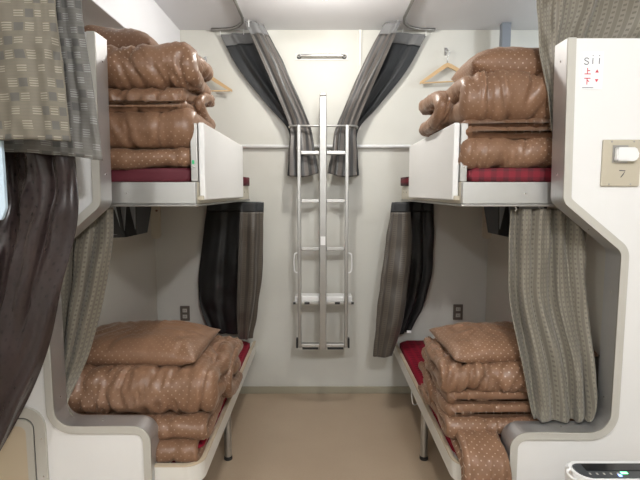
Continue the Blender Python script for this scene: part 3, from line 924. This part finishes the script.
t = thing('curtain', 'grey taupe curtain bunched above the right bulkhead', 'curtain', (1.1, 2.0, 1.75))
cloth('drape', rails, [M['weave_light'], M['lining']], 150, 70, 4, (0.032, 0.024), 0.9, 31, parent=t, flip=False, crumple=.010)
# near upper left: two overlapping widths with a block-check weave
rails = [
    [(-1.25, 1.47, 2.69), (-1.10, 1.45, 2.69), (-.97, 1.46, 2.69), (-.86, 1.45, 2.69), (-.795, 1.47, 2.69)],
    [(-1.25, 1.47, 2.10), (-1.09, 1.45, 2.10), (-.95, 1.46, 2.10), (-.84, 1.45, 2.10), (-.775, 1.47, 2.10)],
    [(-1.24, 1.47, 1.90), (-1.08, 1.44, 1.90), (-.94, 1.46, 1.90), (-.83, 1.44, 1.90), (-.762, 1.47, 1.90)],
    [(-1.24, 1.47, 1.715), (-1.07, 1.44, 1.712), (-.93, 1.46, 1.708), (-.82, 1.44, 1.705), (-.750, 1.47, 1.702)],
]
c = cloth('curtain', rails, [M['block'], M['lining']], 110, 60, 3, (0.008, 0.012), 0.55, 41, thick=.014, flip=False, crumple=.006)
tag(c, 'block-checked taupe curtain hanging foremost at the upper left edge', 'curtain', 'block-checked curtains')
rails = [
    [(-1.08, 1.62, 2.69), (-.98, 1.60, 2.69), (-.90, 1.62, 2.69), (-.84, 1.60, 2.69), (-.79, 1.62, 2.69)],
    [(-1.08, 1.62, 2.16), (-.96, 1.60, 2.16), (-.88, 1.62, 2.16), (-.82, 1.60, 2.16), (-.772, 1.62, 2.16)],
    [(-1.07, 1.62, 1.91), (-.95, 1.60, 1.91), (-.87, 1.62, 1.91), (-.80, 1.60, 1.91), (-.746, 1.62, 1.91)],
    [(-1.07, 1.62, 1.685), (-.94, 1.60, 1.678), (-.86, 1.62, 1.672), (-.79, 1.60, 1.664), (-.725, 1.62, 1.655)],
]
c = cloth('curtain', rails, [M['block_cool'], M['lining']], 90, 60, 3, (0.008, 0.010), 0.42, 42, thick=.012, flip=False, crumple=.005)
tag(c, 'block-checked grey curtain width behind the foremost one, beside the left bulkhead', 'curtain', 'block-checked curtains')
# plum-brown satin drape below it
rails = [
    [(-1.28, 1.66, 1.72), (-1.13, 1.64, 1.72), (-1.02, 1.67, 1.72), (-.92, 1.65, 1.72), (-.84, 1.67, 1.72)],
    [(-1.28, 1.66, 1.56), (-1.13, 1.62, 1.56), (-1.02, 1.66, 1.56), (-.91, 1.63, 1.56), (-.84, 1.67, 1.56)],
    [(-1.29, 1.66, 1.40), (-1.14, 1.61, 1.40), (-1.04, 1.65, 1.41), (-.94, 1.61, 1.42), (-.845, 1.66, 1.43)],
    [(-1.30, 1.65, 1.22), (-1.17, 1.60, 1.22), (-1.08, 1.64, 1.22), (-.99, 1.60, 1.23), (-.895, 1.65, 1.25)],
    [(-1.31, 1.65, 1.02), (-1.21, 1.60, 1.02), (-1.13, 1.63, 1.02), (-1.04, 1.60, 1.02), (-.945, 1.64, 1.03)],
    [(-1.32, 1.65, 0.80), (-1.25, 1.61, 0.80), (-1.18, 1.63, 0.80), (-1.11, 1.61, 0.81), (-1.03, 1.64, 0.83)],
    [(-1.33, 1.65, 0.52), (-1.29, 1.62, 0.52), (-1.26, 1.63, 0.53), (-1.22, 1.62, 0.54), (-1.19, 1.64, 0.55)],
]
c = cloth('curtain', rails, [M['drape_backlit'], M['lining']], 120, 90, 3, (0.034, 0.030), 0.70, 43, thick=.004, flip=False, crumple=.012)
tag(c, 'plum-brown satin curtain, colour darkened as backlit, sweeping down at the left edge', 'curtain')

# ------------------------------------------------------------------ ladder on the far wall
lc = 0.0205
t = thing('ladder', 'aluminium ladder with a wide centre bar hanging on the far wall', 'ladder', (lc, 3.34, 0.44))
for s in (-1, 1):
    obj('side_rail', box(lc + s * .1645 - .0125, lc + s * .1645 + .0125, 3.325, 3.352, 0.445, 2.005, 0.004), M['ladder'], t)
    h = obj('handle', tube(smooth_path([(lc + s * .178, 3.34, 1.125), (lc + s * .196, 3.34, 1.118), (lc + s * .202, 3.34, 1.09), (lc + s * .202, 3.34, 1.02), (lc + s * .196, 3.34, 0.992), (lc + s * .178, 3.34, 0.985)], 30), 0.005, 8), M['whiteplastic'], t, True)
    obj('end_cap', box(lc + s * .184 - .006, lc + s * .184 + .006, 3.32, 3.356, 0.445, 0.515, 0.002), M['black'], t)
bar = obj('centre_bar', box(lc - .024, lc + .024, 3.300, 3.322, 0.440, 2.19, 0.004), M['ladder'], t)
obj('hook_end', box(lc - .022, lc + .022, 3.302, 3.44, 2.192, 2.215, 0.006), M['alu_dark'], t)
obj('label_plate', box(lc - .017, lc + .017, 3.2985, 3.2998, 1.185, 1.245, 0.0), M['whiteplastic'], bar)
for z, hh in ((1.818, .012), (1.488, .012), (1.155, .012)):
    for s in (-1, 1):
        xa, xb = sorted((lc + s * .0245, lc + s * .1515))
        r = obj('rung', box(xa, xb, 3.322, 3.356, z - hh, z + hh, 0.004), M['alu'], t)
        screw('screw', (lc + s * .1645, 3.3245, z), (0, -1, 0), r, 0.004, 'alu_dark')
tr = obj('step', box(lc - .200, lc + .208, 3.358, 3.47, 0.775, 0.812, 0.006), M['whiteplastic'], t)
obj('step_edge', box(lc - .212, lc + .220, 3.356, 3.372, 0.752, 0.7745, 0.003), M['alu'], t)
for xx, w in ((-.203, .009), (-.113, .018), (.103, .018), (.211, .009)):
    obj('step_clip', box(lc + xx - w, lc + xx + w, 3.3545, 3.3559, 0.755, 0.772, 0.0), M['black'], tr)
for s in (-1, 1):
    xa, xb = sorted((lc + s * .026, lc + s * .152))
    p = obj('foot_step', box(xa, xb, 3.315, 3.36, 0.452, 0.477, 0.003), M['alu'], t)
    obj('foot_pad', box(xa + .006, xb - .006, 3.312, 3.358, 0.438, 0.4515, 0.002), M['black'], p)
    for dx in (.3, .8):
        screw('screw', (xa + (xb - xa) * dx, 3.3145, .465), (0, -1, 0), p, 0.004, 'alu_dark')
for z in (1.70, 0.90):
    obj('wall_bracket', box(lc - .018, lc + .018, 3.3225, BACK, z - .018, z + .018, 0.003), M['alu_dark'], t)

# hold-back bar for the far curtains
xa, xb = -.215, .262
pts = [(xa, BACK, 2.005), (xa, 3.43, 2.005), (xa + .008, 3.40, 2.005), (xa + .035, 3.375, 2.005), (lc, 3.37, 2.005), (xb - .035, 3.375, 2.005), (xb - .008, 3.40, 2.005), (xb, 3.43, 2.005), (xb, BACK, 2.005)]
bpts = [Vector(p) for p in pts]
tag(obj('holdback_bar', tube(bpts, 0.0075, 12), M['alu'], None, True), 'curved metal bar holding both upper curtains behind the ladder', 'curtain holdback')
# rail across the far wall
t = thing('wall_rail', 'horizontal metal tube rail across the far wall between the guard boards', 'rail', (0, 3.55, 1.88))
obj('tube', tube([(-1.236, 3.556, 1.882), (1.259, 3.556, 1.882)], 0.013, 14), M['whiteplastic'], t, True)
for xx in (-.75, .04, .80):
    obj('bracket', box(xx - .012, xx + .012, 3.568, BACK, 1.866, 1.898, 0.003), M['alu_dark'], t)
# grab handle below the ceiling
t = thing('grab_handle', 'chrome grab handle on the far wall above the ladder', 'handle', (0.015, 3.57, 2.52))
obj('backplate', box(-.178, .203, BACK - .006, BACK, 2.497, 2.543, 0.002), M['white'], t)
obj('grip', tube(smooth_path([(-.150, BACK - .005, 2.520), (-.148, BACK - .03, 2.520), (-.125, BACK - .042, 2.520), (.15, BACK - .042, 2.520), (.173, BACK - .03, 2.520), (.175, BACK - .005, 2.520)], 40), 0.011, 12), M['chrome'], t, True)
for xx in (-.150, .175):
    obj('mount', tube([(xx, BACK - .012, 2.52), (xx, BACK - .006, 2.52)], 0.017, 16), M['darkpanel'], t)

# ------------------------------------------------------------------ hooks, hangers, sockets
def coat_hook(label, x, z):
    t = thing('coat_hook', label, 'hook', (x, BACK, z), 'coat hooks')
    obj('plate', box(x - .009, x + .009, BACK - .004, BACK, z - .025, z + .03, 0.002), M['chrome'], t)
    obj('prong', tube(smooth_path([(x, BACK - .003, z + .012), (x, BACK - .025, z + .004), (x, BACK - .045, z - .006), (x, BACK - .055, z + .012)], 16), 0.0035, 8), M['chrome'], t, True)
coat_hook('small chrome hook high on the far wall beside the left duvets', -.825, 2.495)
coat_hook('small chrome hook high on the far wall beside the right duvets', .905, 2.555)

def hanger(label, hook_pt, tilt, yaw, scale=1.0):
    """wooden hanger hung on a coat hook; local frame: origin at the crook"""
    t = thing('coat_hanger', label, 'coat hanger', hook_pt, 'wooden coat hangers')
    cy, sy = math.cos(yaw), math.sin(yaw)
    ct, st = math.cos(tilt), math.sin(tilt)
    def P(a, b, d=0.0):
        a, b = (a * ct - b * st) * scale, (a * st + b * ct) * scale
        return Vector((hook_pt[0] + a * cy - d * sy, hook_pt[1] + a * sy + d * cy, hook_pt[2] + b))
    obj('crook', tube([P(*p) for p in [(-.016, -.012), (-.014, .002), (0, .012), (.014, .004), (.014, -.014), (.004, -.030), (0, -.045), (0, -.085)]], 0.0022, 8), M['chrome'], t, True)
    outl = [(-.205, -.205), (-.150, -.170), (-.080, -.125), (-.030, -.092), (0, -.080), (.030, -.092), (.080, -.125), (.150, -.170), (.205, -.205)]
    inn = [(-.205, -.222), (-.150, -.196), (-.080, -.155), (-.030, -.124), (0, -.112), (.030, -.124), (.080, -.155), (.150, -.196), (.205, -.222)]
    bm = bmesh.new()
    rows = []
    for pth, d in ((outl, -.007), (outl, .007), (inn, .007), (inn, -.007)):
        rows.append([bm.verts.new(P(a, b, d)) for a, b in pth])
    n = len(outl)
    for i in range(n - 1):
        for r in range(4):
            s = (r + 1) % 4
            bm.faces.new((rows[r][i], rows[r][i + 1], rows[s][i + 1], rows[s][i]))
    bm.faces.new([r[0] for r in rows]); bm.faces.new([r[-1] for r in rows][::-1])
    obj('shoulder_bar', bm, M['wood'], t)
    obj('trouser_bar', tube([P(-.188, -.214), P(.188, -.214)], 0.0055 * scale, 10), M['wood'], t, True)
hanger('pale wooden coat hanger on the hook beside the right duvets', (.905, BACK - .050, 2.545), 0.05, 0.0, 0.98)
hanger('wooden coat hanger on the hook beside the left duvets', (-.825, BACK - .052, 2.485), -0.02, -0.12, 1.0)

def socket(label, x0, x1, z0, z1):
    t = thing('wall_socket', label, 'wall socket', ((x0 + x1) / 2, BACK, z0), 'wall sockets')
    obj('plate', box(x0, x1, BACK - .008, BACK, z0, z1, 0.003), M['outlet'], t)
    m = (x0 + x1) / 2; h = z1 - z0
    for k in (.30, .70):
        zz = z0 + h * k
        i = obj('insert', box(m - .017, m + .017, BACK - .0105, BACK - .0082, zz - .014, zz + .014, 0.001), M['socket'], t)
        for dx in (-.006, .006):
            obj('slot', box(m + dx - .0012, m + dx + .0012, BACK - .0112, BACK - .0106, zz - .006, zz + .006), M['seam'], i)
socket('brown double socket on the far wall above the lower left bunk', -1.062, -.990, .575, .690)
socket('brown double socket on the far wall above the lower right bunk', 1.012, 1.085, .583, .702)

# cream corner brackets below the upper bunks
for f, xw, lab in ((1, -1.237, 'left'), (-1, 1.26, 'right')):
    t = thing('bunk_bracket', 'rounded cream bracket under the far corner of the upper %s bunk' % lab, 'bracket', (xw, 3.45, 1.2), 'bunk corner brackets')
    x0 = xw + f * 0.002
    poly = fillet([(xw + f * .070, 1.208), (xw + f * .002, 1.208), (xw + f * .002, 1.488), (xw + f * .070, 1.488)], [.034, .032, 0, 0], 8)
    obj('plate', prism_xz(poly, 3.50, 3.52), M['cream'], t)
    obj('bolt', tube([(xw + f * .048, 3.499, 1.415), (xw + f * .048, 3.492, 1.415)], .008, 12), new_mat('brown_bolt', (.16, .07, .04), .5), t)

# slanted black-framed lamp boxes below the upper bunks
def lamp_box(label, f, xo):
    t = thing('berth_lamp', label, 'lamp', (xo, 2.45, 1.33), 'dark lamp boxes under the upper bunks')
    def P(a, y, z):
        return Vector((xo + f * a, y, z))
    # body: tapers towards the bottom
    A = [P(0, 2.30, 1.488), P(.105, 2.42, 1.488), P(.215, 2.36, 1.488), P(.215, 2.58, 1.488), P(0, 2.58, 1.488)]
    B = [P(.02, 2.36, 1.322), P(.130, 2.42, 1.322), P(.195, 2.40, 1.336), P(.195, 2.55, 1.336), P(.02, 2.55, 1.322)]
    bm = bmesh.new()
    va = [bm.verts.new(p) for p in A]; vb = [bm.verts.new(p) for p in B]
    bm.faces.new(va); bm.faces.new(vb[::-1])
    for i in range(5):
        j = (i + 1) % 5
        bm.faces.new((va[i], vb[i], vb[j], va[j]))
    obj('housing', bm, M['lining'], t)
    def pane(a, b, c, d=None):
        pts = [a, b, c] + ([d] if d else [])
        nrm = (pts[1] - pts[0]).cross(pts[2] - pts[0]).normalized()
        if nrm.y > 0:
            nrm = -nrm
        bm = bmesh.new()
        u = [bm.verts.new(p + nrm * .001) for p in pts]; w = [bm.verts.new(p + nrm * .004) for p in pts]
        bm.faces.new(u); bm.faces.new(w[::-1])
        for i in range(len(pts)):
            j = (i + 1) % len(pts)
            bm.faces.new((u[i], w[i], w[j], u[j]))
        obj('pane', bm, M['mirrorgrey'], t)
    L = lambda i, j, w, u: (A[i].lerp(A[j], u)).lerp(B[i].lerp(B[j], u), w)
    pane(L(0, 1, .04, .10), L(0, 1, .90, .06), L(0, 1, .90, .88), L(0, 1, .04, .88))
    pane(L(1, 2, .04, .08), L(1, 2, .80, .05), L(1, 2, .04, .42))
    pane(L(1, 2, .04, .62), L(1, 2, .80, .92), L(1, 2, .04, .94))
lamp_box('black-framed grey lamp box under the upper left bunk', 1, -1.115)
lamp_box('black-edged lamp box behind the near curtain of the lower right bunk', -1, 1.09)

# ------------------------------------------------------------------ things on the bulkheads
yf = Y0 - 0.0005
t = thing('dimmer_switch', 'beige wall plate with a white knob and the number 7', 'light switch', (1.15, yf, 1.57))
obj('plate', box(1.076, 1.222, yf - .010, yf, 1.572, 1.748, 0.003), M['beige'], t)
poly = fillet([(1.118, 1.666), (1.188, 1.666), (1.202, 1.688), (1.188, 1.718), (1.118, 1.718)], [.006, .010, .012, .010, .006], 4)
bm = prism_xz(poly, yf - .034, yf - .0105)
bmesh.ops.bevel(bm, geom=[e for e in bm.edges], offset=.004, segments=2, affect='EDGES')
obj('knob', bm, M['whiteplastic'], t)
obj('knob_base', box(1.112, 1.170, yf - .0125, yf - .0102, 1.660, 1.727, 0.0), M['alu_dark'], t)
for xx, zz in ((1.108, 1.741), (1.192, 1.741), (1.106, 1.580), (1.188, 1.580)):
    screw('screw', (xx, yf - .0102, zz), (0, -1, 0), t, 0.0035, 'alu_dark')
def stroke(pts, w, y, mat, parent, name='stroke'):
    """flat ink stroke on a vertical face"""
    bm = bmesh.new()
    P = [Vector(p) for p in pts]
    a = offset(P, w / 2); b = offset(P, -w / 2)
    va = [bm.verts.new((p.x, y, p.y)) for p in a]; vb = [bm.verts.new((p.x, y, p.y)) for p in b]
    for i in range(len(P) - 1):
        bm.faces.new((va[i], va[i + 1], vb[i + 1], vb[i]))
    return bm
def ink(name, strokes, w, y, mat, parent):
    bm = bmesh.new()
    for s in strokes:
        b = stroke(s, w, y, mat, parent)
        me = bpy.data.meshes.new('t'); b.to_mesh(me); b.free(); bm.from_mesh(me); bpy.data.meshes.remove(me)
    return obj(name, bm, M[mat], parent)
ink('number', [[(1.142, 1.632), (1.165, 1.631), (1.158, 1.618), (1.149, 1.606)]], .0035, yf - .0104, 'ink', t)

t = thing('notice', 'small white notice with red up and down arrows on the right bulkhead', 'notice', (1.02, yf, 1.94))
obj('sheet', box(.984, 1.064, yf - .0015, yf, 1.936, 2.074), M['paper'], t)
yi = yf - .0022
ink('lettering', [
    [(1.008, 2.046), (1.003, 2.050), (.996, 2.050), (.992, 2.046), (.994, 2.041), (1.005, 2.037), (1.008, 2.032), (1.004, 2.027), (.996, 2.027), (.991, 2.030)],
    [(1.023, 2.028), (1.023, 2.050)], [(1.023, 2.057), (1.023, 2.0605)],
    [(1.0475, 2.028), (1.0475, 2.050)], [(1.0475, 2.057), (1.0475, 2.0605)]], .0030, yi, 'ink', t)
ink('up_character', [[(.994, 1.992), (1.018, 1.992)], [(1.005, 1.992), (1.005, 2.014)], [(1.005, 2.004), (1.015, 2.004)]], .0032, yi, 'redink', t)
ink('down_character', [[(.994, 1.976), (1.018, 1.976)], [(1.005, 1.976), (1.005, 1.953)], [(1.006, 1.969), (1.013, 1.963)]], .0032, yi, 'redink', t)
for nm, tri in (('up_arrow', [(1.034, 1.997), (1.048, 1.997), (1.041, 2.009)]), ('down_arrow', [(1.034, 1.973), (1.048, 1.973), (1.041, 1.961)])):
    bm = bmesh.new(); bm.faces.new([bm.verts.new((a, yi, b)) for a, b in tri])
    obj(nm, bm, M['redink'], t)
ink('rule', [[(.988, 1.942), (1.030, 1.942)]], .002, yi, 'ink', t)

# hatch at the lower left
t = thing('wall_hatch', 'beige rounded hatch in a grey frame low on the left bulkhead', 'hatch', (-1.45, yf, 0.06))
def rr(x0, x1, z0, z1, r):
    return fillet([(x0, z0), (x1, z0), (x1, z1), (x0, z1)], [r] * 4, 10)
a = rr(-1.80, -1.108, 0.06, 0.690, .085); b = rr(-1.757, -1.151, 0.103, 0.647, .045)
fr = obj('frame', strip(a, b, XZ, yf - .012, yf, True), M['lip'], t)
obj('gap', strip(b, rr(-1.749, -1.159, 0.111, 0.639, .040), XZ, yf - .004, yf, True), M['seam'], t)
b = rr(-1.749, -1.159, 0.111, 0.639, .040); c_ = rr(-1.720, -1.188, 0.140, 0.610, .03)
d = obj('door_rim', strip(b, c_, XZ, yf - .009, yf, True), M['lip'], t)
obj('door_panel', prism_xz(c_, yf - .006, yf), M['hatch'], t)
for zz in (0.56, 0.40, 0.2):
    screw('screw', (-1.124, yf - .012, zz), (0, -1, 0), fr)

# pale blue board at the left edge
poly = fillet([(-1.13, 1.462), (-1.000, 1.462), (-.984, 1.50), (-.984, 1.80), (-1.13, 1.80)], [.012, .012, .02, 0, 0], 6)
bm = prism_xz(poly, 1.505, 1.517)
tag(obj('hanging_board', bm, M['bluewhite']), 'pale blue rounded board behind the foremost checked curtain at the left edge', 'board')

# air purifier at the lower right
t = thing('air_purifier', 'white appliance with dark top panel and lit indicators in front of the right bulkhead', 'air purifier', (1.05, 1.6, 0))
poly = fillet([(.880, 1.531), (1.235, 1.531), (1.235, 1.66), (.880, 1.66)], [.055, .045, .03, .035], 8)
obj('body', prism_xy(poly, 0.0, 0.575, 0.010, 3), M['whiteplastic'], t, False)
rimo = fillet([(.876, 1.525), (1.238, 1.525), (1.238, 1.635), (.876, 1.635)], [.060, .05, .02, .035], 8)
obj('rim', strip(rimo, offset(rimo, .012, True), XY, 0.567, 0.585, True), M['whiteplastic'], t)
def slant(poly, z0, z1, mat, name):
    bm = bmesh.new()
    A = [bm.verts.new((p.x, p.y, 0.573)) for p in poly]
    B = [bm.verts.new((p.x, p.y, z0 + (z1 - z0) * (p.y - 1.46) / .22)) for p in poly]
    bm.faces.new(A); bm.faces.new(B[::-1])
    for i in range(len(poly)):
        j = (i + 1) % len(poly)
        bm.faces.new((A[i], B[i], B[j], A[j]))
    return obj(name, bm, M[mat], t)
top = slant(fillet([(.890, 1.537), (1.224, 1.537), (1.224, 1.622), (.890, 1.622)], [.048, .04, .012, .026], 8), 0.583, 0.591, 'darkpanel', 'top_panel')
f_z = lambda y: 0.583 + 0.008 * (y - 1.46) / .22
def on_top(name, x0, x1, ya, yb, mat, th=.002):
    bm = bmesh.new()
    vs_ = [[bm.verts.new((x, y, f_z(y) + h)) for x, y in ((x0, ya), (x1, ya), (x1, yb), (x0, yb))] for h in (.0004, th)]
    bm.faces.new(vs_[0]); bm.faces.new(vs_[1][::-1])
    for i in range(4):
        j = (i + 1) % 4
        bm.faces.new((vs_[0][i], vs_[1][i], vs_[1][j], vs_[0][j]))
    return obj(name, bm, M[mat], top)
on_top('display', .925, 1.20, 1.578, 1.616, 'display')
for k in range(5):
    on_top('button_mark', .925 + k * .024, .931 + k * .024, 1.556, 1.566, 'socket', .0012)
on_top('blue_indicator', 1.020, 1.030, 1.546, 1.556, 'led_blue')
on_top('green_indicator', 1.036, 1.058, 1.560, 1.570, 'led_green')
obj('carry_loop', tube(smooth_path([(.884, 1.565, .560), (.862, 1.565, .575), (.850, 1.565, .592), (.862, 1.57, .598), (.876, 1.575, .588), (.882, 1.58, .572)], 24), .0045, 10), M['whiteplastic'], t, True)
